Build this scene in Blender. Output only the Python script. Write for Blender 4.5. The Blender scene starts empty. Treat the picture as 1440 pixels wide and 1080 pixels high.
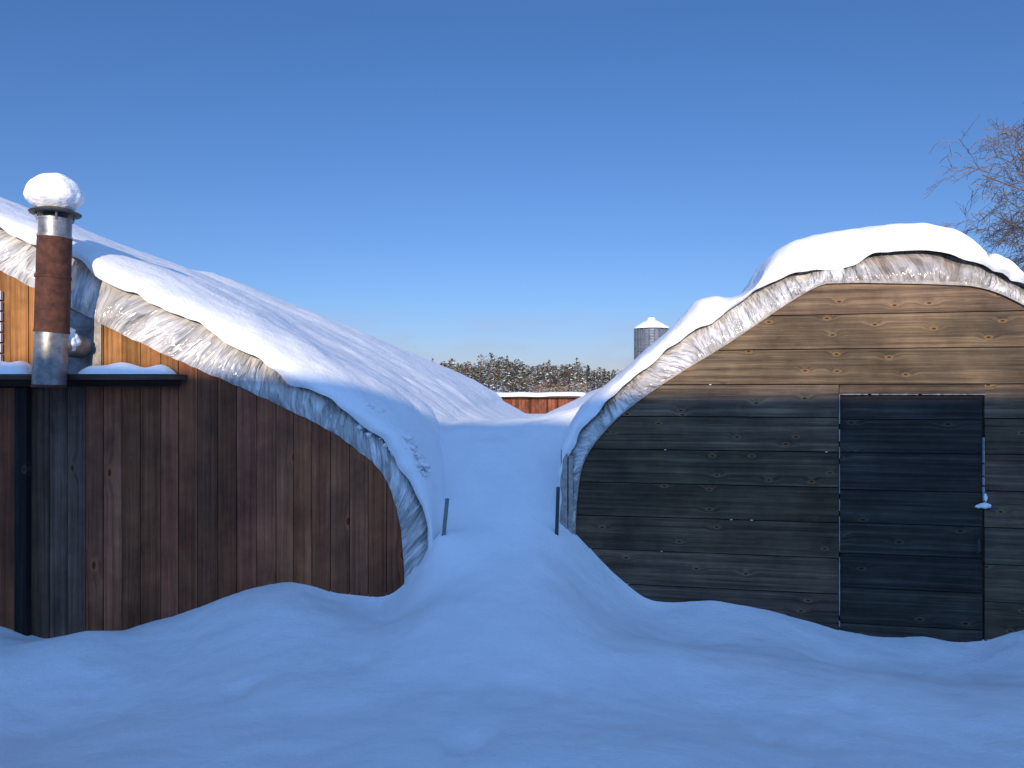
import bpy, bmesh, math, random
import numpy as np
from mathutils import Vector, noise, Matrix
random.seed(7); np.random.seed(7)
scene=bpy.context.scene
CZ=1.6; FPX=1040.0; VH=556.0
SUN_EL=12.5; SUN_AZ=3.5

# ------------------------------------------------------------ helpers
def new_obj(name,mesh,parent=None,mat=None):
    o=bpy.data.objects.new(name,mesh); scene.collection.objects.link(o)
    if parent: o.parent=parent
    if mat is not None: mesh.materials.append(mat)
    return o
def empty(name):
    o=bpy.data.objects.new(name,None); scene.collection.objects.link(o); return o
def smooth(me):
    me.polygons.foreach_set('use_smooth',[True]*len(me.polygons)); me.update()
def sstep(a,b,x):
    t=np.clip((x-a)/(b-a),0,1); return t*t*(3-2*t)

class Frame:
    def __init__(s,O,ang):
        a=math.radians(ang); s.O=np.array(O,float); s.e=np.array([math.cos(a),-math.sin(a)]); s.n=np.array([math.sin(a),math.cos(a)])
    def w(s,x,off,z):
        p=s.O+s.e*x+s.n*off; return (p[0],p[1],z)
    def px(s,u,v,off=0.0):          # image pixel cast onto wall plane -> wall coordinates (x along wall, height)
        d=np.array([(u-720)/FPX,1.0]); t=(s.O@s.n+off)/(d@s.n); p=d*t-s.O-s.n*off
        return (float(p@s.e),CZ+(VH-v)/FPX*t)
L=Frame((0,6.0),0); R=Frame((0.557,6.3),11)

def resample(pts,n):
    p=np.array(pts,float); seg=np.hypot(*(p[1:]-p[:-1]).T); c=np.concatenate([[0],np.cumsum(seg)]); t=np.linspace(0,c[-1],n)
    return np.stack([np.interp(t,c,p[:,0]),np.interp(t,c,p[:,1])],1),t
def rounded(pts,n,it=2):
    p=np.array(pts,float)
    for _ in range(it):
        q=[p[0]]
        for a,b in zip(p[:-1],p[1:]): q+= [a*.75+b*.25,a*.25+b*.75]
        q.append(p[-1]); p=np.array(q)
    return resample(p,n)[0]

# ------------------------------------------------------------ node helpers
def mat_new(name):
    m=bpy.data.materials.new(name); m.use_nodes=True; nt=m.node_tree
    return m,nt,nt.nodes['Principled BSDF']
def N(nt,t,**k):
    n=nt.nodes.new(t)
    for a,b in k.items():
        if a in n.inputs: n.inputs[a].default_value=b
        else: setattr(n,a,b)
    return n
def ramp(nt,src,stops):
    r=nt.nodes.new('ShaderNodeValToRGB'); e=r.color_ramp.elements
    while len(e)<len(stops): e.new(0.5)
    for x,(p,c) in zip(e,stops):
        x.position=p; x.color=(*c,1) if len(c)==3 else c
    nt.links.new(src,r.inputs[0]); return r.outputs[0]
def g(v): return (v,v,v)
def mathn(nt,op,a,b=None,c=None):
    n=nt.nodes.new('ShaderNodeMath'); n.operation=op
    for i,x in enumerate((a,b,c)):
        if x is None: continue
        if isinstance(x,(int,float)): n.inputs[i].default_value=x
        else: nt.links.new(x,n.inputs[i])
    return n.outputs[0]
def mix(nt,f,a,b,mode='MIX'):
    n=nt.nodes.new('ShaderNodeMix'); n.data_type='RGBA'; n.blend_type=mode
    for s,x in ((n.inputs[0],f),(n.inputs[6],a),(n.inputs[7],b)):
        if isinstance(x,(int,float)): s.default_value=x
        elif isinstance(x,tuple): s.default_value=(*x,1)
        else: nt.links.new(x,s)
    return n.outputs[2]
def bump(nt,bs,h,st,dist):
    b=N(nt,'ShaderNodeBump'); b.inputs['Strength'].default_value=st; b.inputs['Distance'].default_value=dist
    nt.links.new(h,b.inputs['Height']); nt.links.new(b.outputs[0],bs.inputs['Normal']); return b

def snow_mat(name,grain=1.0):
    m,nt,bs=mat_new(name)
    tc=N(nt,'ShaderNodeTexCoord')
    n1=N(nt,'ShaderNodeTexNoise',Scale=2.2,Detail=6.0,Roughness=.58); nt.links.new(tc.outputs['Object'],n1.inputs['Vector'])
    n2=N(nt,'ShaderNodeTexNoise',Scale=34.0,Detail=4.0,Roughness=.68); nt.links.new(tc.outputs['Object'],n2.inputs['Vector'])
    col=ramp(nt,n1.outputs[0],[(0.3,(.86,.875,.89)),(0.7,(.92,.925,.93))])
    nt.links.new(col,bs.inputs['Base Color']); bs.inputs['Roughness'].default_value=.75
    bs.inputs['Specular IOR Level'].default_value=.25
    h=mathn(nt,'ADD',mathn(nt,'MULTIPLY',n1.outputs[0],1.15),mathn(nt,'MULTIPLY',n2.outputs[0],.19*grain))
    bump(nt,bs,h,.6,.05)
    return m
SNOW=snow_mat('snow')

def wood_mat(name,cd,cm,cl,knots=True,ks=1.6,gate=.45):
    m,nt,bs=mat_new(name); l=nt.links.new
    uv=N(nt,'ShaderNodeUVMap'); uv.uv_map='UVMap'
    sep=N(nt,'ShaderNodeSeparateXYZ'); l(uv.outputs[0],sep.inputs[0])
    vs=N(nt,'ShaderNodeMapping'); vs.inputs['Scale'].default_value=(ks,ks*2.1,1); l(uv.outputs[0],vs.inputs[0])
    vo=N(nt,'ShaderNodeTexVoronoi',Scale=1.0,Randomness=1.0); vo.voronoi_dimensions='2D'; l(vs.outputs[0],vo.inputs['Vector'])
    d=vo.outputs['Distance']; cs=N(nt,'ShaderNodeSeparateXYZ'); l(vo.outputs['Color'],cs.inputs[0])
    gt=mathn(nt,'GREATER_THAN',cs.outputs[0],gate)
    mr=N(nt,'ShaderNodeMapRange'); mr.interpolation_type='SMOOTHERSTEP'; l(d,mr.inputs[0])
    mr.inputs[1].default_value=0;mr.inputs[2].default_value=.28;mr.inputs[3].default_value=.03;mr.inputs[4].default_value=0
    y=mathn(nt,'ADD',sep.outputs[1],mathn(nt,'MULTIPLY',mr.outputs[0],gt) if knots else 0.0)
    cb=N(nt,'ShaderNodeCombineXYZ'); l(mathn(nt,'MULTIPLY',sep.outputs[0],.55),cb.inputs[0]); l(mathn(nt,'MULTIPLY',y,30.0),cb.inputs[1])
    n1=N(nt,'ShaderNodeTexNoise',Scale=1.0,Detail=7.0,Roughness=.62,Distortion=.25); l(cb.outputs[0],n1.inputs['Vector'])
    cb2=N(nt,'ShaderNodeCombineXYZ'); l(mathn(nt,'MULTIPLY',sep.outputs[0],4.0),cb2.inputs[0]); l(mathn(nt,'MULTIPLY',y,190.0),cb2.inputs[1])
    n2=N(nt,'ShaderNodeTexNoise',Scale=1.0,Detail=3.0,Roughness=.6); l(cb2.outputs[0],n2.inputs['Vector'])
    n3=N(nt,'ShaderNodeTexNoise',Scale=1.9,Detail=6.0,Roughness=.65); l(uv.outputs[0],n3.inputs['Vector'])
    gr=mathn(nt,'ADD',mathn(nt,'MULTIPLY',n1.outputs[0],.68),mathn(nt,'MULTIPLY',n2.outputs[0],.32))
    c=ramp(nt,gr,[(.36,cd),(.5,cm),(.64,cl)])
    c=mix(nt,1.0,c,ramp(nt,n3.outputs[0],[(.3,g(.5)),(.72,g(1.25))]),'MULTIPLY')
    tc=N(nt,'ShaderNodeTexCoord'); n4=N(nt,'ShaderNodeTexNoise',Scale=1.1,Detail=5.0,Roughness=.6); l(tc.outputs['Object'],n4.inputs['Vector'])
    c=mix(nt,1.0,c,ramp(nt,n4.outputs[0],[(.34,(.68,.70,.74)),(.62,(1.12,1.08,1.02))]),'MULTIPLY')
    at=N(nt,'ShaderNodeAttribute'); at.attribute_name='tone'
    c=mix(nt,1.0,c,at.outputs['Color'],'MULTIPLY')
    if knots:
        kr=N(nt,'ShaderNodeMapRange'); kr.interpolation_type='SMOOTHSTEP'; l(d,kr.inputs[0])
        kr.inputs[1].default_value=.04;kr.inputs[2].default_value=.10;kr.inputs[3].default_value=.45;kr.inputs[4].default_value=0
        c=mix(nt,mathn(nt,'MULTIPLY',kr.outputs[0],gt),c,(cl[0]*1.25,cl[1]*.95,cl[2]*.6))
        k=N(nt,'ShaderNodeMapRange'); k.interpolation_type='SMOOTHSTEP'; l(d,k.inputs[0])
        k.inputs[1].default_value=.025;k.inputs[2].default_value=.05;k.inputs[3].default_value=.9;k.inputs[4].default_value=0
        c=mix(nt,mathn(nt,'MULTIPLY',k.outputs[0],gt),c,(cd[0]*.4,cd[1]*.32,cd[2]*.3))
    l(c,bs.inputs['Base Color']); bs.inputs['Roughness'].default_value=.85; bs.inputs['Specular IOR Level'].default_value=.2
    bump(nt,bs,gr,.6,.006)
    return m
W_RIGHT=wood_mat('weathered_plank_wood',(.060,.044,.032),(.145,.105,.070),(.275,.20,.13),ks=2.3,gate=.3)
W_DOOR=wood_mat('door_wood',(.022,.019,.017),(.056,.048,.042),(.11,.096,.083),ks=2.0,gate=.3)
W_LEFT=wood_mat('stained_red_board_wood',(.16,.052,.025),(.28,.100,.048),(.39,.155,.08),ks=1.2,gate=.6)
W_ORANGE=wood_mat('sunlit_board_wood',(.17,.075,.025),(.31,.145,.052),(.42,.22,.09),ks=1.3,gate=.5)  # same boards above the ledge, with sunlit orange put into the colour
W_GREY=wood_mat('grey_board_wood',(.062,.038,.026),(.125,.080,.056),(.18,.125,.09),ks=1.5)
def simple(name,c,rough=.7,metal=0,var=.35,sc=8.0,bmp=.2,bd=.01):
    m,nt,bs=mat_new(name); tc=N(nt,'ShaderNodeTexCoord')
    n=N(nt,'ShaderNodeTexNoise',Scale=sc,Detail=6.0,Roughness=.65); nt.links.new(tc.outputs['Object'],n.inputs['Vector'])
    col=ramp(nt,n.outputs[0],[(.3,tuple(x*(1-var) for x in c)),(.7,tuple(min(1,x*(1+var)) for x in c))])
    nt.links.new(col,bs.inputs['Base Color']); bs.inputs['Roughness'].default_value=rough; bs.inputs['Metallic'].default_value=metal
    bump(nt,bs,n.outputs[0],bmp,bd); return m
GALV=simple('galvanised_metal',(.26,.255,.25),.45,.7,.45,14)
RUST=simple('rusty_metal',(.080,.028,.016),.85,.1,.6,16)
DARK=simple('dark_backing',(.02,.018,.016),.9)
DARKM=simple('dark_steel',(.06,.065,.07),.6,.4)
FASC=simple('fascia_wood',(.16,.11,.08),.8,0,.5,6)
LATH=simple('lath_wood',(.34,.31,.27),.8,0,.4,20)

def film_mat(name,alo,seed):
    m,nt,bs=mat_new(name); l=nt.links.new
    uv=N(nt,'ShaderNodeUVMap'); uv.uv_map='UVMap'
    def stretched(sx,sy,det,dist,rot=0):
        mp=N(nt,'ShaderNodeMapping'); mp.inputs['Scale'].default_value=(sx,sy,1); mp.inputs['Location'].default_value=(seed*sx*.3,seed,0); mp.inputs['Rotation'].default_value=(0,0,rot); l(uv.outputs[0],mp.inputs[0])
        n=N(nt,'ShaderNodeTexNoise',Scale=1.0,Detail=det,Roughness=.55,Distortion=dist); l(mp.outputs[0],n.inputs['Vector']); return n.outputs[0]
    n=stretched(9,.8,3,.3); n2=stretched(26,1.1,2,.5,.02); n3=stretched(3.2,.7,3,.2)
    rg=mathn(nt,'ABSOLUTE',mathn(nt,'SUBTRACT',n2,.5))
    rg2=mathn(nt,'ABSOLUTE',mathn(nt,'SUBTRACT',n,.5))
    c=ramp(nt,n3,[(.35,(.55,.53,.50)),(.62,(.84,.82,.79))])
    c=mix(nt,1.0,c,ramp(nt,rg2,[(.0,g(.70)),(.035,g(1.0))]),'MULTIPLY'); l(c,bs.inputs['Base Color'])
    bs.inputs['Roughness'].default_value=.15; bs.inputs['Specular IOR Level'].default_value=1.0
    bs.inputs['Coat Weight'].default_value=.8; bs.inputs['Coat Roughness'].default_value=.06
    a=ramp(nt,mathn(nt,'ADD',mathn(nt,'MULTIPLY',n,.6),mathn(nt,'MULTIPLY',n2,.4)),[(.40,g(alo)),(.56,g(min(1,alo+.42)))]); l(a,bs.inputs['Alpha'])
    h=mathn(nt,'ADD',mathn(nt,'MULTIPLY',rg2,2.6),mathn(nt,'MULTIPLY',rg,1.1)); bump(nt,bs,h,1.0,.04)
    return m
FILM=film_mat('plastic_film',.55,1.0)
FILM2=film_mat('plastic_film_thin',.18,5.0)
def attr_mat(name,rough=.85):
    m,nt,bs=mat_new(name); at=N(nt,'ShaderNodeAttribute'); at.attribute_name='tone'
    nt.links.new(at.outputs['Color'],bs.inputs['Base Color']); bs.inputs['Roughness'].default_value=rough
    bs.inputs['Specular IOR Level'].default_value=.1
    return m

# ------------------------------------------------------------ boards
class Boards:
    def __init__(s): s.bm=bmesh.new(); s.uv=s.bm.loops.layers.uv.new('UVMap'); s.col=s.bm.loops.layers.float_color.new('tone')
    def add(s,F,poly,off0,off1,vertical=False,tone=1.0,seed=0):
        n=len(poly); fr=[s.bm.verts.new(F.w(x,off0,z)) for x,z in poly]; bk=[s.bm.verts.new(F.w(x,off1,z)) for x,z in poly]
        rx,ry=random.random()*30,random.random()*30
        tint=(tone*random.uniform(.95,1.05),tone,tone*random.uniform(.93,1.07),1)
        fs=[(s.bm.faces.new(fr),list(range(n)))]
        for i in range(n):
            j=(i+1)%n
            fs.append((s.bm.faces.new((fr[j],fr[i],bk[i],bk[j])),[j,i,i,j]))
        for f,ix in fs:
            for lp,i in zip(f.loops,ix):
                x,z=poly[i]; lp[s.uv].uv=(z+rx,x+ry) if vertical else (x+rx,z+ry); lp[s.col]=tint
    def done(s,name,parent,mat):
        bmesh.ops.recalc_face_normals(s.bm,faces=s.bm.faces)
        me=bpy.data.meshes.new(name); s.bm.to_mesh(me); s.bm.free(); o=new_obj(name,me,parent,mat)
        return o
def rect(x0,x1,z0,z1,k=.0): return [(x0+k,z0+k),(x1-k,z0+k),(x1-k,z1-k),(x0+k,z1-k)]

def grid_mesh(name,P,parent,mat,uv=None,sm=True):
    a,b=P.shape[:2]; V=P.reshape(-1,3)
    i=np.arange(a-1)[:,None]*b+np.arange(b-1)[None,:]
    Fc=np.stack([i,i+1,i+b+1,i+b],-1).reshape(-1,4)
    me=bpy.data.meshes.new(name); me.from_pydata(V.tolist(),[],Fc.tolist())
    if uv is not None:
        ul=me.uv_layers.new(name='UVMap'); U=uv.reshape(-1,2)[Fc.reshape(-1)]
        ul.data.foreach_set('uv',U.astype(np.float32).ravel())
    if sm: smooth(me)
    return new_obj(name,me,parent,mat)

# ------------------------------------------------------------ profiles
Lp=lambda l,off=0:[L.px(u,v,off) for u,v in l]
Rp=lambda l,off=0:[R.px(u,v,off) for u,v in l]
def mirror_left(pts):
    r=pts[0][0]; return [(2*r-x,z) for x,z in pts[:0:-1]]+list(pts)
LW=mirror_left(Lp([(-250,262),(-120,318),(0,379),(145,456),(250,506),(350,549),(440,591),(490,621),(536,658),(556,700),(568,760),(572,900),(572,1050)]))
LO=mirror_left(Lp([(-250,205),(-120,258),(0,317),(50,336),(100,358),(150,388),(230,420),(300,458),(350,498),(430,540),(480,568),(530,602),(570,645),(600,695),(612,750),(606,800),(598,900),(598,1050)]))
LS=mirror_left(Lp([(-250,184),(-150,221),(-60,260),(0,287),(60,307),(120,333),(200,368),(300,419),(400,474),(470,514),(540,560),(590,608),(612,660),(619,710),(620,750),(614,800),(604,900),(604,1050)]))
RWl=[(809,1050),(809,745),(812,690),(820,645),(848,607),(880,576),(940,533),(1020,485),(1090,437),(1140,406),(1165,397),(1350,400),(1392,408),(1440,431),(1500,470),(1580,530),(1660,610),(1710,700),(1715,900),(1715,1100)]
ROl=[(788,1050),(788,740),(788,690),(791,634),(812,607),(840,579),(870,550),(900,522),(950,482),(1000,446),(1080,398),(1130,378),(1190,366),(1240,351),(1300,349),(1370,364),(1415,388),(1440,400),(1510,445),(1600,515),(1680,600),(1735,700),(1738,900),(1738,1100)]
RSl=[(783,1050),(783,740),(783,690),(783,632),(798,598),(820,564),(850,541),(900,498),(950,456),(973,431),(985,418),(1005,412),(1028,415),(1048,410),(1068,392),(1077,370),(1090,353),(1115,339),(1160,326),(1220,311),(1290,306),(1340,312),(1366,323),(1380,340),(1385,366),(1393,355),(1405,349),(1417,357),(1423,384),(1450,400),(1515,432),(1605,502),(1690,595),(1743,700),(1743,900),(1743,1100)]
RW=Rp(RWl); RO=Rp(ROl); RS=Rp(RSl)
# ------------------------------------------------------------ LEFT greenhouse
GL=empty('wooden_greenhouse')
pLW=np.array(LW); footL=LW[0][0]; footR=LW[-1][0]
def TL(x): return float(np.interp(x,np.maximum.accumulate(pLW[:,0]+np.arange(len(pLW))*1e-6),pLW[:,1]))
zb=-1.0
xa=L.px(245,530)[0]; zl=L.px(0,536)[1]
up=Boards(); lo=Boards(); gy=Boards()
x=footR-.004
xg=L.px(124,0)[0]
panel=(L.px(97,0)[0],L.px(146,0)[0])
while x>footL+.2:
    w=random.choice([.15,.155,.165,.14,.24 if random.random()<.12 else .15]); x0=max(x-w,footL)
    tone=random.uniform(.66,1.2)
    def toppoly(a,b,z0):
        xs=np.linspace(b-.003,a+.003,5); return [(a+.003,z0),(b-.003,z0)]+[(float(t),TL(t)) for t in xs]
    o=-.022+random.uniform(-.004,.004)
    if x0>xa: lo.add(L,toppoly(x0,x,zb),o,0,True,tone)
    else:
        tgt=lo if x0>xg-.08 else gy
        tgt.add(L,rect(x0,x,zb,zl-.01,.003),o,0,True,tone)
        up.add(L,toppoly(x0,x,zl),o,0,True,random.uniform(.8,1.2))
    x=x0
lo.done('board_siding',GL,W_LEFT); up.done('sunlit_siding',GL,W_ORANGE); gy.done('grey_siding',GL,W_GREY)
bk=Boards(); bk.add(L,[(a,b-.01) for a,b in LW],.0005,.06); bk.done('wall_backing',GL,DARK)
b=Boards()
le=L.px(246,0,-.24)[0]; lt=L.px(0,526,-.24)[1]; lb=L.px(0,534,-.24)[1]
b.add(L,rect(-8.0,le,lb,lt),-.26,-.03,False,.8)
b.add(L,rect(-8.0,le-.05,lb-.05,lb-.004),-.10,-.03,False,.5)
b.done('ledge',GL,W_GREY)
b=Boards(); px0=L.px(19,0,-.1)[0]; px1=L.px(36,0,-.1)[0]
b.add(L,rect(px0,px1,zb,lb-.06),-.09,-.03,True,.3); b.done('dark_post',GL,W_DOOR)
b=Boards(); b.add(L,rect(-6.4,px0-.01,zb,lb-.06),-.07,-.03,True,.6); b.done('side_panel',GL,W_LEFT)
b=Boards(); z1=TL(panel[0])-.02
b.add(L,[(panel[0],zl+.02),(panel[1],zl+.02),(panel[1],TL(panel[1])+.02),(panel[0],z1)],-.040,-.028); b.done('metal_flashing',GL,GALV)
b=Boards(); xl=L.px(8,0)[0]
for i in range(8):
    zz=zl+.06+i*.085; b.add(L,rect(xl-.55,xl,zz,zz+.07),-.06,-.03)
b.done('louvre_vent',GL,simple('louvre_paint',(.55,.56,.58),.5))

FILMROOF=simple('roof_plastic',(.5,.5,.49),.4)
def shell(F,prof,y0,y1,parent,name='roof_shell'):
    p,_=resample(prof,90); P=np.array([[F.w(x,y,z) for x,z in p] for y in (y0,y1)])
    grid_mesh(name,P,parent,FILMROOF)
    bb=Boards(); bb.add(F,[tuple(q) for q in p],y1-.05,y1); bb.done('rear_wall',parent,FASC)
def shrink(prof,k,cz=-0.5):
    p=np.array(prof); c=np.array([(p[0,0]+p[-1,0])/2,cz]); return (c+(p-c)*k)
shell(L,shrink(LO,.985),.05,44.5,GL)

def strip(F,inner,outer,parent,name,off_in,off_out,sel,seed,n=1500,m=18,amp=.022,mat=None):
    A=rounded(inner,n,1); B=rounded(outer,n,1)
    idx=[];j0=0
    tan=np.gradient(A,axis=0); tan/=np.linalg.norm(tan,axis=1)[:,None]
    for i in range(n):
        lo_=j0; hi=min(n,j0+60); d=np.abs((B[lo_:hi]-A[i])@tan[i])+.15*np.linalg.norm(B[lo_:hi]-A[i],axis=1)
        j0=lo_+int(np.argmin(d)); idx.append(j0)
    idx=np.array(idx,float); k=np.ones(41)/41; idx=np.convolve(np.pad(idx,20,'edge'),k,'valid')
    B2=np.stack([np.interp(idx,np.arange(n),B[:,0]),np.interp(idx,np.arange(n),B[:,1])],1)
    arc=np.concatenate([[0],np.cumsum(np.linalg.norm(np.diff(A,axis=0),axis=1))])
    ii=[i for i in range(n) if sel(A[i,0],A[i,1])]
    P=np.zeros((len(ii),m,3)); U=np.zeros((len(ii),m,2))
    for a,i in enumerate(ii):
        ph=noise.noise(Vector((arc[i]*1.3,seed,0)))*.4
        amt=.5+1.0*max(0,noise.noise(Vector((arc[i]*1.1,seed+40,0)))+.3)
        for j in range(m):
            w=j/(m-1); q=A[i]*(1-w)+B2[i]*w
            t=arc[i]+ph*w+w*.06
            f=(1-abs(noise.noise(Vector((t*6,w*.6,seed))))*2.4)*.55+(1-abs(noise.noise(Vector((t*15,w*.8,seed+3))))*2.4)*.35+.12*noise.noise(Vector((t*40,w*2,seed+6)))
            off=off_in+(off_out-off_in)*w**2.2-amp*amt*(.15+.85*math.sin(w*math.pi)**.6)*f*1.6
            P[a,j]=F.w(q[0],off,q[1]+.012*noise.noise(Vector((arc[i]*12,w,seed)))*(1 if w<1 else 0)); U[a,j]=(t,w)
    return grid_mesh(name,P,parent,mat or FILM,U)
strip(L,LW,LO,GL,'plastic_edge',-.035,.09,lambda x,z:x>-6 ,1.7,amp=.036,n=1900)
def band(F,inner,outer,parent,name,o0,o1,sel,mat,n=160):
    A=rounded(inner,n,1); B=rounded(outer,n,1); ii=[i for i in range(n) if sel(A[i,0])]
    bb=Boards()
    for a,b_ in zip(ii[:-1],ii[1:]):
        bb.add(F,[tuple(A[a]),tuple(A[b_]),tuple(B[b_]),tuple(B[a])],o0,o1)
    return bb.done(name,parent,mat)
def lerp_prof(a,b_,w,n=400):
    A=rounded(a,n,1);B=rounded(b_,n,1);return A*(1-w)+B*w
band(L,lerp_prof(LW,LO,-.02),lerp_prof(LW,LO,.30),GL,'arch_fascia',.02,.05,lambda x:x>-6,FASC)
band(L,lerp_prof(LW,LO,.30),lerp_prof(LW,LO,.92),GL,'arch_frame',.085,.11,lambda x:x>-6,LATH)

def roof_snow(F,base,outer,y0,y1,parent,seed,nprof=230,grow=0.0,g0=5.5,g1=8.5,amp=.03,hoop=0.0,front=.3,lip=.07,drip=.03):
    A=rounded(base,nprof,1); B=rounded(outer,nprof,1)
    ys=[y0+front*(k/24)**1.6 for k in range(25)]
    y=ys[-1]; st=.05
    while y<y1: y+=st; st=min(.5,st*1.035); ys.append(y)
    ys.append(y1+.3)
    P=np.zeros((len(ys),nprof,3))
    nrm=np.gradient(B,axis=0); nrm=np.stack([-nrm[:,1],nrm[:,0]],1); nrm/=np.linalg.norm(nrm,axis=1)[:,None]+1e-9
    hs=sstep(.2,1.4,B[:,1])
    for k,y in enumerate(ys):
        t=min(1,(y-y0)/front)
        e=max(0,(y-y1)/.3) if y>y1 else 0
        for i in range(nprof):
            gk=grow*float(sstep(g0,g1,y+.8*noise.noise(Vector((B[i,0]*.8,3,seed)))))
            fr=1+.35*noise.noise(Vector((B[i,0]*1.3,B[i,1]*1.3,seed+20)))
            ti=min(1,(y-y0)/(front*fr)); th=math.sqrt(1-(1-ti)**2)
            q=A[i]+(B[i]-A[i])*th
            if th<1:
                dr=drip*(.55+1.5*noise.noise(Vector((A[i,0]*2.2,A[i,1]*2.2,seed+30)))+.8*noise.noise(Vector((A[i,0]*6.5,A[i,1]*6.5,seed+31))))
                q=q-nrm[i]*max(-.02,dr)*(1-th)
            wp=F.w(q[0],y,q[1])
            nz=amp*(noise.noise(Vector((wp[0]*.8,wp[1]*.8,wp[2]*.8+seed)))*1.3+.42*noise.noise(Vector((wp[0]*2.6,wp[1]*2.6,wp[2]*2.6+seed)))+.18*noise.noise(Vector((wp[0]*9,wp[1]*9,wp[2]*9+seed)))+.07*noise.noise(Vector((wp[0]*27,wp[1]*27,wp[2]*27+seed))))
            hp=hoop*math.sin(y*2*math.pi/1.25+noise.noise(Vector((q[0]*1.5,y*.4,seed)))*1.5)*sstep(.6,2,y)
            disp=(nz+hp)*th*hs[i]+gk*hs[i]
            q=q+nrm[i]*disp
            yy=y-lip*math.sin(min(t,1)**.5*math.pi)*(1+1.3*noise.noise(Vector((q[0]*2.5,q[1]*2.5,seed+9)))+.5*noise.noise(Vector((q[0]*8,q[1]*8,seed+9)))) if t<1 else y
            P[k,i]=F.w(q[0],yy,q[1]-(.4*e))
    return grid_mesh('roof_snow',P,parent,SNOW)
roof_snow(L,shrink(LO,.998),LS,-.045,44,GL,3.3,grow=.13,amp=.05,hoop=.010,nprof=420,front=.8,lip=.08,drip=.05)

def blob(bm,c,r,seed,sq=(1,1,.8),amp=.35,sub=3):
    t=bmesh.ops.create_icosphere(bm,subdivisions=sub,radius=1.0)
    for v in t['verts']:
        n=v.co.normalized(); k=1+amp*noise.fractal(n*1.6+Vector((seed,0,0)),.8,2,4)
        v.co=Vector((c[0]+n.x*r*k*sq[0],c[1]+n.y*r*k*sq[1],c[2]+n.z*r*k*sq[2]))
def blobs(name,lst,parent,mat=SNOW,**k):
    bm=bmesh.new()
    for i,(c,r,sq) in enumerate(lst): blob(bm,c,r,i*3.1+1,sq,**k)
    me=bpy.data.meshes.new(name); bm.to_mesh(me); bm.free(); smooth(me); return new_obj(name,me,parent,mat)
cl=[]
for i in range(190):
    t=random.random()**.7; u=500+98*t+random.uniform(-8,6); v=584+80*t**1.35+random.gauss(0,9); of=random.uniform(-.03,.10)
    xx,zz=L.px(u,v,of); cl.append((L.w(xx,of,zz),random.uniform(.007,.022)*(1.35 if t>.6 else 1),(1.2,1,.8)))
blobs('snow_clumps',cl,GL,amp=.9,sub=3)
def ledge_drift(u0,u1,h,name,seed):
    a=L.px(u0,0,-.15)[0]; b_=L.px(u1,0,-.15)[0]; n=70; m=14; P=np.zeros((n,m,3))
    for i in range(n):
        s=i/(n-1); env=min(1,s*9,(1-s)*9)**.5
        hh=h*env*(1+.7*noise.noise(Vector((s*(b_-a)*5,seed,0))))
        for j in range(m):
            w=j/(m-1)*math.pi; P[i,j]=L.w(a+(b_-a)*s,-.155-.115*math.cos(w)*(.7+.3*env),lt+hh*math.sin(w)**.7)
    grid_mesh(name,P,GL,SNOW)
ledge_drift(118,243,.075,'ledge_snow_a',2.0); ledge_drift(-300,50,.11,'ledge_snow_b',5.0)

# ------------------------------------------------------------ chimney pipe
def tube_mesh(bm,pts,rads,sides=8,cap=True):
    rings=[]
    for i,(p,r) in enumerate(zip(pts,rads)):
        p=Vector(p); d=(Vector(pts[min(i+1,len(pts)-1)])-Vector(pts[max(i-1,0)])).normalized()
        a=d.orthogonal().normalized() if abs(d.z)<.95 else Vector((1,0,0)).cross(d).normalized(); b_=d.cross(a)
        rings.append([bm.verts.new(p+(a*math.cos(2*math.pi*k/sides)+b_*math.sin(2*math.pi*k/sides))*r) for k in range(sides)])
    for A,B in zip(rings[:-1],rings[1:]):
        for k in range(sides):
            bm.faces.new((A[k],A[(k+1)%sides],B[(k+1)%sides],B[k]))
    if cap:
        bm.faces.new(rings[0][::-1]); bm.faces.new(rings[-1])
def tube_obj(name,segs,parent,mat,sides=28,sm=True):
    bm=bmesh.new()
    for pts,r in segs: tube_mesh(bm,pts,r,sides)
    bmesh.ops.recalc_face_normals(bm,faces=bm.faces)
    me=bpy.data.meshes.new(name); bm.to_mesh(me); bm.free()
    if sm:
        smooth(me)
        me.set_sharp_from_angle(angle=math.radians(40))
    return new_obj(name,me,parent,mat)
CH=empty('chimney_pipe')
oc=-.36
def cp(u,v): x,z=L.px(u,v,oc); return L.w(x,oc,z)
def ringpts(u0,v0,u1,v1): return [cp(u0,v0),cp(u1,v1)]
tube_obj('lower_section',[(ringpts(69,543,73,466),[.115,.115])],CH,GALV)
tube_obj('rusty_section',[(ringpts(72.9,467,77,333),[.119,.117])],CH,RUST)
tube_obj('band',[(ringpts(74.8,392,75,388),[.124,.124]),(ringpts(72.8,468,73,465),[.123,.123]),(ringpts(69,545,69.1,541),[.119,.119])],CH,RUST)
tube_obj('upper_section',[(ringpts(77,334,77.8,309),[.112,.112]),(ringpts(76.9,335,77,332),[.119,.119]),(ringpts(77.7,311,77.8,308),[.116,.116])],CH,GALV)
tube_obj('cap_neck',[(ringpts(77.8,310,78,301),[.075,.085])],CH,DARKM)
legs=[]
for k in range(4):
    a=k*math.pi/2+.6; b0=Vector(cp(77.8,312)); b1=Vector(cp(78,296)); o_=Vector((math.cos(a),math.sin(a),0))
    legs.append(([b0+o_*.112,b1+o_*.14],[.008,.008]))
tube_obj('cap_legs',legs,CH,GALV,6)
c0=Vector(cp(78,302)); tube_obj('rain_cap',[([c0,c0+Vector((0,0,.012)),c0+Vector((0,0,.08))],[.17,.178,.03])],CH,DARKM)
ct=Vector(cp(77,277)); bm=bmesh.new()
t=bmesh.ops.create_icosphere(bm,subdivisions=6,radius=1.0)
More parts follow.
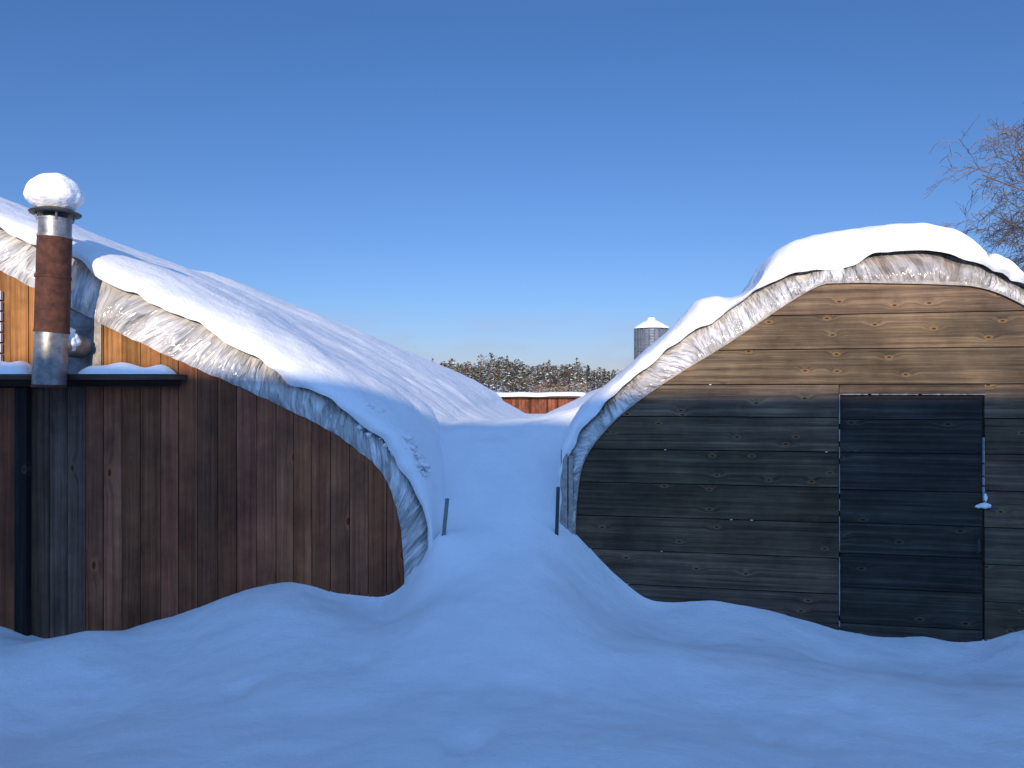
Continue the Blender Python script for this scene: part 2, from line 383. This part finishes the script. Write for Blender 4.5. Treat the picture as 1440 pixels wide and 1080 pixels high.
for v in t['verts']:
    n=v.co.normalized(); k=1+.06*noise.fractal(n*1.4+Vector((4,0,0)),.9,2,5)
    z=n.z; zz=z*.178 if z>0 else z*.125; rr=.194*(1-.10*max(0,-z))
    v.co=ct+Vector((n.x*rr*k,n.y*rr*k,zz*k))
me=bpy.data.meshes.new('cap_snow'); bm.to_mesh(me); bm.free(); smooth(me); new_obj('cap_snow',me,CH,SNOW)
xx,zz=L.px(112,486,-.05); p1=Vector(L.w(xx,-.02,zz)); p0=Vector(cp(72,492)); pm=Vector((p1.x,p0.y+.06,p1.z))
tube_obj('elbow',[([p0,p0.lerp(pm,.6),pm+Vector((-.02,.04,0)),p1],[.10,.10,.10,.10])],CH,GALV)
blobs('elbow_snow',[((pm.x-.02,pm.y+.02,pm.z+.09),.085,(1.1,1,.7)),((pm.x+.03,pm.y+.05,pm.z+.02),.08,(.9,.9,1))],CH,amp=.3)

# ------------------------------------------------------------ RIGHT greenhouse
GR=empty('wooden_greenhouse')
rw=np.array(RW)
leftside=rw[:11][np.argsort(rw[:11,1])]; rightside=rw[11:][np.argsort(rw[11:,1])]
def RL(z): return float(np.interp(z,leftside[:,1],leftside[:,0]))
def RR(z): return float(np.interp(z,rightside[:,1],rightside[:,0]))
zrows=[R.px(1000,v)[1] for v in (397,446,493,541,586,633,681,729,777,826,876,926,976,1040)]
zrows[0]=R.px(1165,397)[1]-.004
dL=R.px(1179,700)[0]; dR=R.px(1382,700)[0]; dT=R.px(1280,555)[1]
W=Boards()
for r in range(len(zrows)-1):
    z1,z0=zrows[r]-.004,zrows[r+1]+.004
    zs=np.linspace(z0,z1,6)
    def lp(xmax): return [(xmax,z1)]+[(RL(z)+.002,z) for z in zs[::-1]]+[(xmax,z0)]
    def rp(xmin): return [(xmin,z0)]+[(RR(z)-.002,z) for z in zs]+[(xmin,z1)]
    o=lambda:-.028+random.uniform(-.008,.007)
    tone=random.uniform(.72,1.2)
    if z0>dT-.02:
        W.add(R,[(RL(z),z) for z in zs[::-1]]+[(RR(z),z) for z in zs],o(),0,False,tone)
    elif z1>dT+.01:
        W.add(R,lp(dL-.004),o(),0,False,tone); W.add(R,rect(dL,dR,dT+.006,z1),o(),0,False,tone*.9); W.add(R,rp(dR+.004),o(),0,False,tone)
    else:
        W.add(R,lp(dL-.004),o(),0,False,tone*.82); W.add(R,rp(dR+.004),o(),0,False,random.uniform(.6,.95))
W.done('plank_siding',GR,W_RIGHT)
bk=Boards(); bk.add(R,[(a,b_-.01) for a,b_ in RW],.0005,.06); bk.done('wall_backing',GR,DARK)
D=Boards(); dz=[dT-.008]+[R.px(1280,v)[1] for v in (590,637,690,737,781,829,880,930,990)]
for a,b_ in zip(dz[:-1],dz[1:]): D.add(R,rect(dL+.008,dR-.010,b_+.004,a-.004),-.016+random.uniform(-.006,.006),-.0,False,random.uniform(.55,1.25))
D.done('door',GR,W_DOOR)
fr=Boards()
def wob(x0,z0,x1,z1,w):
    n=40
    for i in range(n):
        a=i/n;b_=(i+1)/n; ww=w*random.uniform(.5,1.3)
        if random.random()<.08: continue
        if abs(x1-x0)<abs(z1-z0): fr.add(R,rect(x0-ww/2,x0+ww/2,z0+(z1-z0)*b_,z0+(z1-z0)*a),-.040,-.012)
        else: fr.add(R,rect(x0+(x1-x0)*a,x0+(x1-x0)*b_,z0-ww/2,z0+ww/2),-.040,-.012)
FR0=lambda u,v:R.px(u,v)
wob(dL,dT,dL,FR0(1179,880)[1],.005); wob(dL,dT+.002,dR,dT+.002,.007); wob(dR-.006,FR0(1380,615)[1],dR-.006,FR0(1380,704)[1],.008)
fr.done('door_frost',GR,simple('frosted_wood',(.33,.34,.35),.8))
lx,lz=FR0(1379,709)
blobs('latch_snow',[(R.w(lx,-.07,lz),.028,(1.6,1.2,.8)),(R.w(lx-.045,-.07,lz-.008),.016,(1.4,1,.8)),(R.w(lx+.01,-.06,lz+.06),.012,(1,.8,2.5))],GR,amp=.3,sub=2)
tube_obj('latch',[([R.w(lx-.08,-.055,lz-.02),R.w(lx+.07,-.055,lz-.02)],[.008,.008])],GR,DARKM,8)
hx,hz=FR0(1372,765)
tube_obj('door_handle',[([R.w(hx,-.02,hz+.07),R.w(hx,-.06,hz+.05),R.w(hx,-.06,hz-.05),R.w(hx,-.02,hz-.07)],[.007]*4)],GR,DARKM,8)
shell(R,shrink(RO,.988),.05,13.2,GR)
xt0=R.px(1185,397)[0]; xt1=R.px(1385,397)[0]
strip(R,RW,RO,GR,'plastic_edge',-.045,.07,lambda x,z:x<=xt0+.004,5.2,n=1900,amp=.040)
strip(R,RW,RO,GR,'plastic_edge_top',-.045,.07,lambda x,z:xt0<=x<=xt1,5.2,n=1900,amp=.030,mat=FILM2)
strip(R,RW,RO,GR,'plastic_edge_b',-.045,.07,lambda x,z:x>=xt1-.004,5.2,n=1900,amp=.040)
band(R,lerp_prof(RW,RO,-.02),lerp_prof(RW,RO,.30),GR,'arch_fascia',.02,.05,lambda x:True,FASC)
band(R,lerp_prof(RW,RO,.30),lerp_prof(RW,RO,.90),GR,'arch_frame',.065,.09,lambda x:not(xt0<x<xt1),LATH)
W=Boards()
Aq=lerp_prof(RW,RO,.30,160); Bq=lerp_prof(RW,RO,.9,160)
ii=[i for i in range(160) if xt0-.03<Aq[i,0]<xt1+.03]
for a,b_ in zip(ii[:-1],ii[1:]): W.add(R,[tuple(Aq[a]),tuple(Aq[b_]),tuple(Bq[b_]),tuple(Bq[a])],.065,.09,False,.9)
W.done('arch_top_board',GR,simple('bare_fascia_wood',(.20,.12,.075),.8,0,.5,5))
band(R,lerp_prof(RW,RO,-.03),lerp_prof(RW,RO,.08),GR,'arch_lath',-.052,-.031,lambda x:True,LATH)
roof_snow(R,shrink(RO,.998),RS,-.045,13,GR,8.1,amp=.045,nprof=520,front=.26,lip=.06,drip=.035)
b=Boards(); b.add(R,rect(R.px(790,0)[0],R.px(799,0)[0],-.8,R.px(795,632)[1]),-.075,-.055,True,1)
b.add(R,rect(R.px(801,0)[0],R.px(807,0)[0],-.8,R.px(800,640)[1]),-.07,-.055,True,1); b.done('corner_battens',GR,LATH)
cl=[]
for i in range(14):
    u=random.uniform(840,1430); r=random.randint(2,8); z=zrows[r]+.0; x=R.px(u,600)[0]
    if x<RL(z)+.05: continue
    if dL<x<dR: continue
    cl.append((R.w(x,-.03,z),random.uniform(.003,.005),(2.2,1,.8)))
blobs('plank_snow',cl,GR,sub=2)

def stake(name,u0,v0,u1,v1,d,mat,w):
    f=lambda u,v:Vector(((u-720)/FPX*d,d,CZ+(VH-v)/FPX*d))
    a=f(u0,v0); b_=f(u1,v1); b_=a+(b_-a)*1.5
    bm=bmesh.new(); sx=Vector((1,0,0)); sy=Vector((0,1,0))
    prof=[(-w,0),(w,0),(w,.006),(.004,.006),(.004,w*1.4),(-.004,w*1.4),(-.004,.006),(-w,.006)]
    r0=[bm.verts.new(a+sx*p+sy*q) for p,q in prof]; r1=[bm.verts.new(b_+sx*p+sy*q) for p,q in prof]
    for i in range(8): bm.faces.new((r0[i],r0[(i+1)%8],r1[(i+1)%8],r1[i]))
    bm.faces.new(r0); bm.faces.new(r1[::-1]); bmesh.ops.recalc_face_normals(bm,faces=bm.faces)
    me=bpy.data.meshes.new(name); bm.to_mesh(me); bm.free(); new_obj(name,me,None,mat)
stake('metal_stake',629,701,621,782,5.9,simple('stake_metal',(.16,.20,.20),.6,.3),.016)
stake('metal_stake',785,685,783,745,6.1,DARKM,.015)

# ------------------------------------------------------------ TERRAIN
C=[]
def add(x,y,z): C.append((x,y,z))
for x in (-9,-5,0,5,9): add(x,-5,0.0)
for x in (-6,-3,0,3,6): add(x,-1.5,.0)
for x,z in ((-6,-.05),(-3,-.02),(-1.4,.05),(0,.10),(1.5,.06),(3,-.02),(6,-.05)): add(x,1.6,z)
for x,z in ((-4,-.12),(-2.4,-.05),(-1.2,.04),(-.3,.11),(.7,.10),(1.7,-.02),(2.8,-.07),(4,-.08)): add(x,3.1,z)
def G(u,v,d): add((u-720)/FPX*d,d,CZ+(VH-v)/FPX*d)
for u,v in ((-250,905),(-80,885),(0,882),(45,896),(110,895),(165,893),(215,878),(280,856),(340,828),(400,816),(460,830),(520,844),(552,841),(590,797),(614,752)): G(u,v,5.93)
for u,v in ((0,905),(120,893),(220,905),(330,862),(400,842),(470,860),(560,868)): G(u,v,5.5)
for u,v in ((0,990),(150,990),(300,945),(420,935),(560,925)): G(u,v,4.6)
for u,v,d in ((640,950,4.2),(720,945,4.2),(800,955,4.2),(620,855,5.15),(700,842,5.15),(780,848,5.15),(860,882,5.15),(640,788,5.7),(700,778,5.7),(760,782,5.7),(815,815,5.75),(880,872,5.7),
    (640,744,6.05),(700,734,6.05),(760,732,6.1),(700,662,6.7),(650,662,6.7),(755,655,6.75),(700,609,7.4),(650,604,7.4),(760,600,7.4)): G(u,v,d)
for u,v in ((800,740),(830,776),(870,820),(915,850),(960,855),(1010,857),(1100,868),(1170,886),(1230,893),(1300,894),(1380,905),(1420,893),(1480,880),(1600,880)):
    x,z=R.px(u,v,-.06); p=R.w(x,-.06,z); add(*p)
for u,v,d in ((960,905,5.45),(1060,912,5.4),(1160,934,5.25),(1280,950,5.15),(1420,948,5.1),(940,908,4.8),(1060,928,4.75),(1180,950,4.7),(1300,965,4.65),(1440,966,4.6),(1600,960,4.6),(1000,1000,4.0),(1250,1020,3.9)): G(u,v,d)
for x,y,z in ((-3,8,-.3),(3,8.5,-.3),(-6,8,-.4),(6,8,-.4),(-1.0,9,1.1),(0,9,1.18),(.9,9,1.1),(0,12,1.08),(-1,12,1.0),(1,12,1.0),(-9,6,-.4),(9,5.5,-.3),(-9,12,-.3),(9,12,-.3)): add(x,y,z)
C=np.array(C)
def tps_fit(C,lam=.0012):
    n=len(C); d=np.linalg.norm(C[:,None,:2]-C[None,:,:2],axis=2); K=np.where(d>0,d*d*np.log(d+1e-12),0)+lam*np.eye(n)
    Pm=np.c_[np.ones(n),C[:,:2]]; A=np.block([[K,Pm],[Pm.T,np.zeros((3,3))]])
    return np.linalg.solve(A,np.r_[C[:,2],0,0,0])
wts=tps_fit(C)
def tps(X,Y):
    out=wts[-3]+wts[-2]*X+wts[-1]*Y
    for (cx,cy,_),w in zip(C,wts[:-3]):
        d2=(X-cx)**2+(Y-cy)**2; out=out+w*.5*d2*np.log(d2+1e-12)
    return out
def axis(parts):
    a=[]
    for s,e,st in parts: a+=list(np.arange(s,e,st))
    return np.array(a+[parts[-1][1]])
xs=axis([(-3000,-400,200),(-400,-60,20),(-60,-14,2.5),(-14,-5,.25),(-5,5,.045),(5,14,.25),(14,60,2.5),(60,400,20),(400,3000,200)])
ys=axis([(-3000,-400,200),(-400,-60,20),(-60,-14,2.5),(-14,1.2,.35),(1.2,9.5,.045),(9.5,14,.12),(14,50,.5),(50,150,5),(150,400,12),(400,3000,200)])
X,Y=np.meshgrid(xs,ys)
Xc=np.clip(X,-9,9); Yc=np.clip(Y,-5,12); near=tps(Xc,Yc)
zv=np.interp(Y,[9,12,20,30,40,60],[1.16,1.04,.80,.60,.42,.2])
valley=near*(1-sstep(8,10.5,Y))+zv*sstep(8,10.5,Y)
outw=sstep(8.5,13,np.abs(X))
Z=near*(1-outw)+(-.1)*outw
Z=np.where(Y<-5, Z*(1-sstep(-5,-9,Y)), Z)
vw=sstep(8,10.5,Y)*(1-sstep(5,8,np.abs(X)))
Z=Z*(1-vw)+valley*vw
fw=sstep(44,60,Y); Z=Z*(1-fw)+.2*fw
def hillz(x,y):
    a=x/np.maximum(y,1.0)
    return sstep(170,330,y)*(6.3+2.8*np.exp(-((a+.02)/.09)**2)-2.2*sstep(.06,.16,a))
Z=Z+hillz(X,Y)
pl=np.array(LS); mi=int(np.argmax(pl[:,1])); pr=pl[mi:mi+14]
hL=np.interp(X,pr[:,0],pr[:,1],left=-5,right=-5)-.05+.12*sstep(11.5,14.5,Y)
hL=np.where((X>pl[mi,0])&(X<pr[-1,0]),hL,-5)
dx=X-R.O[0]; dy=Y-R.O[1]; S=dx*R.e[0]+dy*R.e[1]; Dn=dx*R.n[0]+dy*R.n[1]
rs=np.array(RS); a_=rs[3:12]
hR=np.interp(S,a_[:,0],a_[:,1],left=-5,right=-5)-.05
hR=np.where((Dn>.6)&(Dn<13),hR,-5)
def smax(a,b_,k=.35):
    h=np.clip(.5+.5*(b_-a)/k,0,1); return a*(1-h)+b_*h+k*h*(1-h)
dl=np.minimum(1.70-.56*(X+1.25),1.73); dlw=sstep(7.2,10,Y)*(1-sstep(42,47,Y))*(X>-4)
Z=Z*(1-dlw)+smax(Z,np.where(X>-2.5,dl,Z-2),.3)*dlw
dr=np.minimum(1.25+.46*(X-.18)-.04*(Y-8),1.85); drw=sstep(6.9,7.9,Y)*(1-sstep(11,15,Dn))
drw=drw*(X<R.O[0]+R.n[0]/R.n[1]*(Y-6.3)+1.6)
Z=Z*(1-drw)+smax(Z,dr,.3)*drw
wl=sstep(6.5,8,Y)*(1-sstep(46,48,Y)); Z1=smax(Z,np.where(hL>-4,hL,Z-2)); Z=Z*(1-wl)+Z1*wl
wr=sstep(.5,1.4,Dn); Z1=smax(Z,np.where(hR>-4,hR,Z-2)); Z=Z*(1-wr)+Z1*wr
P=np.stack([X,Y,Z],-1)
for j in range(len(ys)):
    for i in range(len(xs)):
        x,y=X[j,i],Y[j,i]
        if abs(x)<14 and -8<y<45:
            n=.055*noise.noise(Vector((x*.8,y*.8,1.5)))+.028*noise.noise(Vector((x*2.1,y*1.8,7)))+.011*noise.noise(Vector((x*6,y*6,3)))+.004*noise.noise(Vector((x*17,y*17,3)))
            P[j,i,2]+=n
pits=[((660-720)/FPX*3.2,3.25,.09,.06),((330-720)/FPX*4.2,4.3,.10,.05),(-.95,4.55,.07,.03),(1.9,4.15,.08,.035),(1.25,3.6,.06,.03),(-.12,3.35,.05,.03)]
for px_,py_,r,dp in pits:
    P[:,:,2]-=dp*np.exp(-((X-px_)**2+((Y-py_)*.7)**2)/(r*r))-.3*dp*np.exp(-((X-px_-r)**2+(Y-py_)**2)/(r*r))
grid_mesh('snow_ground',P,None,SNOW)

# ------------------------------------------------------------ far shed
SH=empty('wooden_shed')
SF=Frame((0,56),0)
W=Boards(); x=-9
while x<5.1:
    W.add(SF,rect(x+.01,x+.24,-.4,1.5),-.02,0,True,random.uniform(.6,1.25)); x+=.25
for xx in (1.3,2.6,3.4,-1.5): W.add(SF,rect(xx,xx+.12,-.4,1.5),-.07,-.03,True,.3)
W.done('walls',SH,wood_mat('shed_red_wood',(.12,.040,.025),(.21,.072,.04),(.28,.11,.065)))
W=Boards(); W.add(SF,rect(-9.3,5.4,1.40,1.52),-.5,4.5,False,.5); W.add(SF,rect(-9,5.1,-.4,1.38),.1,4,False,.5); W.done('roof_deck',SH,W_GREY)
ps=[]
for y in (-.62,-.55,-.3,1,3,4.6):
    ps.append([SF.w(x,y,1.53+(.0 if y<-.6 else .18 if y<-.5 else .30)+.06*noise.noise(Vector((x*.8,y,0)))) for x in np.linspace(-9.4,5.5,60)])
grid_mesh('roof_snow',np.array(ps),SH,SNOW)

# ------------------------------------------------------------ silo
SI=empty('grain_silo'); sx=(916-720)/FPX*70; sr=1.52
bm=bmesh.new(); zt=CZ+(VH-462)/FPX*70
n=96; rings=[]
for k,z in enumerate(np.arange(0,zt,.13)):
    r=sr+.045*(k%2); rings.append([bm.verts.new((sx+r*math.cos(2*math.pi*a/n),70+r*math.sin(2*math.pi*a/n),z)) for a in range(n)])
for A,B in zip(rings[:-1],rings[1:]):
    for k in range(n): bm.faces.new((A[k],A[(k+1)%n],B[(k+1)%n],B[k]))
for k in range(20):
    a=2*math.pi*k/20; tube_mesh(bm,[(sx+(sr+.08)*math.cos(a),70+(sr+.08)*math.sin(a),0),(sx+(sr+.08)*math.cos(a),70+(sr+.08)*math.sin(a),zt)],[.06,.06],4)
for z in (zt*.45,zt*.72): tube_mesh(bm,[(sx,70,z),(sx,70,z+.1)],[sr+.09,sr+.09],48)
me=bpy.data.meshes.new('silo_body'); bm.to_mesh(me); bm.free(); new_obj('silo_body',me,SI,simple('silo_steel',(.20,.22,.25),.45,.6,.3,3))
tube_obj('silo_roof_snow',[([(sx,70,zt-.03),(sx,70,zt+.10),(sx,70,zt+.5),(sx,70,zt+.82)],[1.64,1.66,1.0,.35])],SI,SNOW,40)
tube_obj('silo_cap',[([(sx,70,zt+.7),(sx,70,zt+.98),(sx,70,zt+1.05)],[.35,.36,.2])],SI,SNOW,16)

# ------------------------------------------------------------ forest
def gz(x,y): return .2+float(hillz(np.array(float(x)),np.array(float(y))))
def foliage(name,trees,mat,parent=None):
    V=[];Fc=[];Cc=[]
    for (x,y,z,h,r,kind) in trees:
        hue=random.random()
        base={'spruce':(.07,.078,.045),'pine':(.125,.11,.06),'brown':(.34,.20,.10)}[kind]
        if kind=='pine' and hue<.35: base=(.20,.14,.085)
        k=random.uniform(.6,1.4); base=tuple(c*k for c in base)
        sn=random.uniform(.05,.36)
        nn=115 if kind!='brown' else 60
        tw=.02*h
        i0=len(V)
        V+= [(x-tw,y,z-.5),(x+tw,y,z-.5),(x,y,z+h*.93),(x,y-tw,z-.5),(x,y+tw,z-.5)]; Fc+=[(i0,i0+1,i0+2),(i0+3,i0+4,i0+2)]; Cc+=[(.08,.06,.045)]*2
        for q in range(nn):
            if kind=='spruce':
                t=random.random()**1.25; rr=r*(1-t)**.85*(.75+.35*math.sin(t*40)); zz=z+h*(.06+.94*t)
            elif kind=='pine':
                t=random.random(); rr=r*math.sqrt(max(0,1-(2*t-1)**2))*(.8+.3*math.sin(t*17+hue*9)); zz=z+h*(.25+.75*t)
            else:
                t=random.random(); rr=r*(.3+.7*math.sin(min(1,t*1.2)*math.pi/2)); zz=z+h*t
            a=random.random()*6.283; q_=rr*random.random()**.4
            c=Vector((x+q_*math.cos(a),y+q_*math.sin(a),zz)); s=h*random.uniform(.025,.058)
            out=Vector((math.cos(a),math.sin(a),-.25)); side=Vector((-math.sin(a),math.cos(a),random.uniform(-.4,.4)))
            i0=len(V); V+=[tuple(c+out*s*1.3),tuple(c+side*s-out*s*.4+Vector((0,0,random.uniform(0,.6)*s))),tuple(c-side*s-out*s*.4)]
            Fc.append((i0,i0+1,i0+2))
            cc=(.66,.67,.70) if random.random()<sn else tuple(b_*random.uniform(.55,1.5) for b_ in base)
            Cc.append(cc)
    me=bpy.data.meshes.new(name); me.from_pydata(V,[],Fc)
    ca=me.color_attributes.new('tone','FLOAT_COLOR','CORNER'); arr=np.ones((len(Fc),3,4),np.float32); arr[:,:,:3]=np.array(Cc)[:,None,:]
    ca.data.foreach_set('color',arr.ravel()); me.update()
    return new_obj(name,me,parent,mat)
FOL=attr_mat('foliage')
tr=[]
for i in range(1600):
    y=random.uniform(190,330); x=random.uniform(-60,75) if i<1300 else random.uniform(-200,200)
    hh=random.uniform(4.2,7.8)*(1.25 if random.random()<.12 else 1)
    hh*=1+.35*noise.noise(Vector((x*.06,y*.03,2)))
    tr.append((x,y,gz(x,y)-.3,hh,hh*random.uniform(.24,.36),'pine' if random.random()<.55 else 'spruce'))
tr.append(((636-720)/FPX*200,200,.5,11.0,2.2,'pine')); tr.append(((627-720)/FPX*200,202,.5,9.8,1.9,'pine'))
foliage('forest',tr,FOL)
for i in range(7):
    u=(692,703,712,722,733,800,812)[i]; y=125+i*3; foliage('spruce_tree',[((u-720)/FPX*y,y,.1,random.uniform(3,4.3),.95,'spruce')],FOL)
sh=[]
for i in range(60):
    y=random.uniform(118,150); sh.append((random.uniform(4,13)*y/130-.5,y,.1,random.uniform(2.2,4.0),random.uniform(.8,1.5),'brown'))
foliage('willow_shrubs',sh,FOL)

# ------------------------------------------------------------ bare tree
def bare_tree(name,base,h,seed):
    rnd=random.Random(seed); bm=bmesh.new()
    def grow(p,d,length,r,lvl):
        n=5 if lvl<3 else 3; pts=[p]; rad=[r]; q=p.copy(); dd=d.copy()
        for i in range(n):
            dd=(dd+Vector((rnd.gauss(0,1),rnd.gauss(0,1),rnd.gauss(0,1)))*(.10 if lvl<2 else .20)+Vector((0,0,.05 if lvl<3 else -.03))).normalized()
            q=q+dd*length/n; pts.append(q.copy()); rad.append(max(.005,r*(1-(i+1)/n*(.55 if lvl<4 else .8))))
        tube_mesh(bm,pts,rad,7 if lvl<2 else 4 if lvl<4 else 3,False)
        if lvl>=6: return
        k={0:7,1:6,2:5,3:5,4:4,5:3}[lvl]
        for c in range(k):
            t=rnd.uniform(.35 if lvl==0 else .25,1.0); f=t*n; i=min(n-1,int(f)); pp=pts[i].lerp(pts[i+1],f-i)
            ax=Vector((rnd.gauss(0,1),rnd.gauss(0,1),rnd.gauss(0,.6))); ax=(ax-ax.dot(dd)*dd).normalized()
            ang=rnd.uniform(.45,1.0); nd=(dd*math.cos(ang)+ax*math.sin(ang)).normalized()
            grow(pp,nd,length*rnd.uniform(.48,.68),rad[i]*rnd.uniform(.42,.6),lvl+1)
    grow(Vector(base),Vector((0,0,1)),h*.62,.20,0)
    me=bpy.data.meshes.new(name); bm.to_mesh(me); bm.free(); smooth(me)
    m,nt,bs=mat_new('bark_with_frost'); geo=N(nt,'ShaderNodeNewGeometry'); sp=N(nt,'ShaderNodeSeparateXYZ'); nt.links.new(geo.outputs['Normal'],sp.inputs[0])
    c=ramp(nt,sp.outputs[2],[(.7,(.12,.085,.065)),(.97,(.5,.5,.52))]); nt.links.new(c,bs.inputs['Base Color']); bs.inputs['Roughness'].default_value=.9
    new_obj(name,me,None,m)
bare_tree('bare_tree',(12.85,14.5,-.9),9.2,5)

# ------------------------------------------------------------ barn behind the photographer
BA=empty('barn'); BF=Frame((0,-14.0),10)
Hr=1.66+20*math.tan(math.radians(SUN_EL)); bb=Boards()
for s0 in np.arange(-35,35,.3):
    bb.add(BF,rect(s0,s0+.29,-.3,Hr-2.3),4.0,4.05,True,random.uniform(.8,1.2))
bb.done('front_wall',BA,W_LEFT)
bm=bmesh.new()
def q3(*p): bm.faces.new([bm.verts.new(a) for a in p])
z0=Hr-2.5
q3(BF.w(-35.5,4.4,z0),BF.w(35.5,4.4,z0),BF.w(35.5,0,Hr),BF.w(-35.5,0,Hr)); q3(BF.w(-35.5,0,Hr),BF.w(35.5,0,Hr),BF.w(35.5,-4.4,z0),BF.w(-35.5,-4.4,z0))
for s in (-35,35): q3(BF.w(s,4,-.3),BF.w(s,-4,-.3),BF.w(s,-4,z0),BF.w(s,0,Hr-.05),BF.w(s,4,z0))
q3(BF.w(-35,-4,-.3),BF.w(35,-4,-.3),BF.w(35,-4,z0+.2),BF.w(-35,-4,z0+.2))
me=bpy.data.meshes.new('roof'); bm.to_mesh(me); bm.free(); new_obj('roof',me,BA,SNOW)

# ------------------------------------------------------------ light, world, camera
el=math.radians(SUN_EL); az=math.radians(SUN_AZ)
d=Vector((math.sin(az)*math.cos(el),math.cos(az)*math.cos(el),-math.sin(el)))
sl=bpy.data.lights.new('sun','SUN'); sl.energy=5.0; sl.angle=math.radians(.5); sl.color=(1.0,.82,.61)
so=bpy.data.objects.new('sun',sl); scene.collection.objects.link(so); so.rotation_euler=d.to_track_quat('-Z','Y').to_euler(); so.location=(-5,-30,20)
wd=bpy.data.worlds.new('World'); scene.world=wd; wd.use_nodes=True; nt=wd.node_tree; bg=nt.nodes['Background']
sk=nt.nodes.new('ShaderNodeTexSky'); sk.sky_type='NISHITA'; sk.sun_disc=False; sk.sun_elevation=el; sk.sun_rotation=math.radians(180+SUN_AZ)
sk.air_density=1.0; sk.dust_density=.4; sk.ozone_density=1.5; sk.altitude=200
tc=N(nt,'ShaderNodeTexCoord'); mp=N(nt,'ShaderNodeMapping'); mp.inputs['Scale'].default_value=(5,5,17); nt.links.new(tc.outputs['Generated'],mp.inputs[0])
cn=N(nt,'ShaderNodeTexNoise',Scale=1.6,Detail=6.0,Roughness=.5); nt.links.new(mp.outputs[0],cn.inputs['Vector'])
sp=N(nt,'ShaderNodeSeparateXYZ'); nt.links.new(tc.outputs['Generated'],sp.inputs[0])
low=ramp(nt,sp.outputs[2],[(.0,g(1)),(.06,g(.9)),(.13,g(0))]); cm=ramp(nt,cn.outputs[0],[(.46,g(0)),(.68,g(.5))])
f=mathn(nt,'MULTIPLY',low,cm)
# cold, clear winter air: bluer toward the zenith. Added sun-side boost fills shaded snow
tint=ramp(nt,sp.outputs[2],[(0.0,(.46,.47,.84)),(.12,(.40,.55,.92)),(.45,(.35,.57,.93)),(.8,(.62,.79,1.03))])
br=N(nt,'ShaderNodeMapRange'); br.interpolation_type='SMOOTHSTEP'; nt.links.new(sp.outputs[1],br.inputs[0])
br.inputs[1].default_value=.75; br.inputs[2].default_value=-.5; br.inputs[3].default_value=1.0; br.inputs[4].default_value=2.6
vm=N(nt,'ShaderNodeVectorMath',operation='SCALE'); skt=mix(nt,1.0,sk.outputs[0],tint,'MULTIPLY'); nt.links.new(skt,vm.inputs[0]); nt.links.new(br.outputs[0],vm.inputs['Scale'])
col=mix(nt,f,vm.outputs[0],(2.9,3.1,3.9)); nt.links.new(col,bg.inputs[0]); bg.inputs[1].default_value=.15
cam=bpy.data.cameras.new('camera'); co=bpy.data.objects.new('camera',cam); scene.collection.objects.link(co); scene.camera=co
co.location=(0,0,CZ); co.rotation_euler=(math.radians(90),0,0); cam.sensor_width=36; cam.lens=26; cam.shift_y=16/1440; cam.clip_end=10000; cam.clip_start=.05
scene.view_settings.view_transform='Standard'; scene.view_settings.look='None'; scene.view_settings.exposure=0
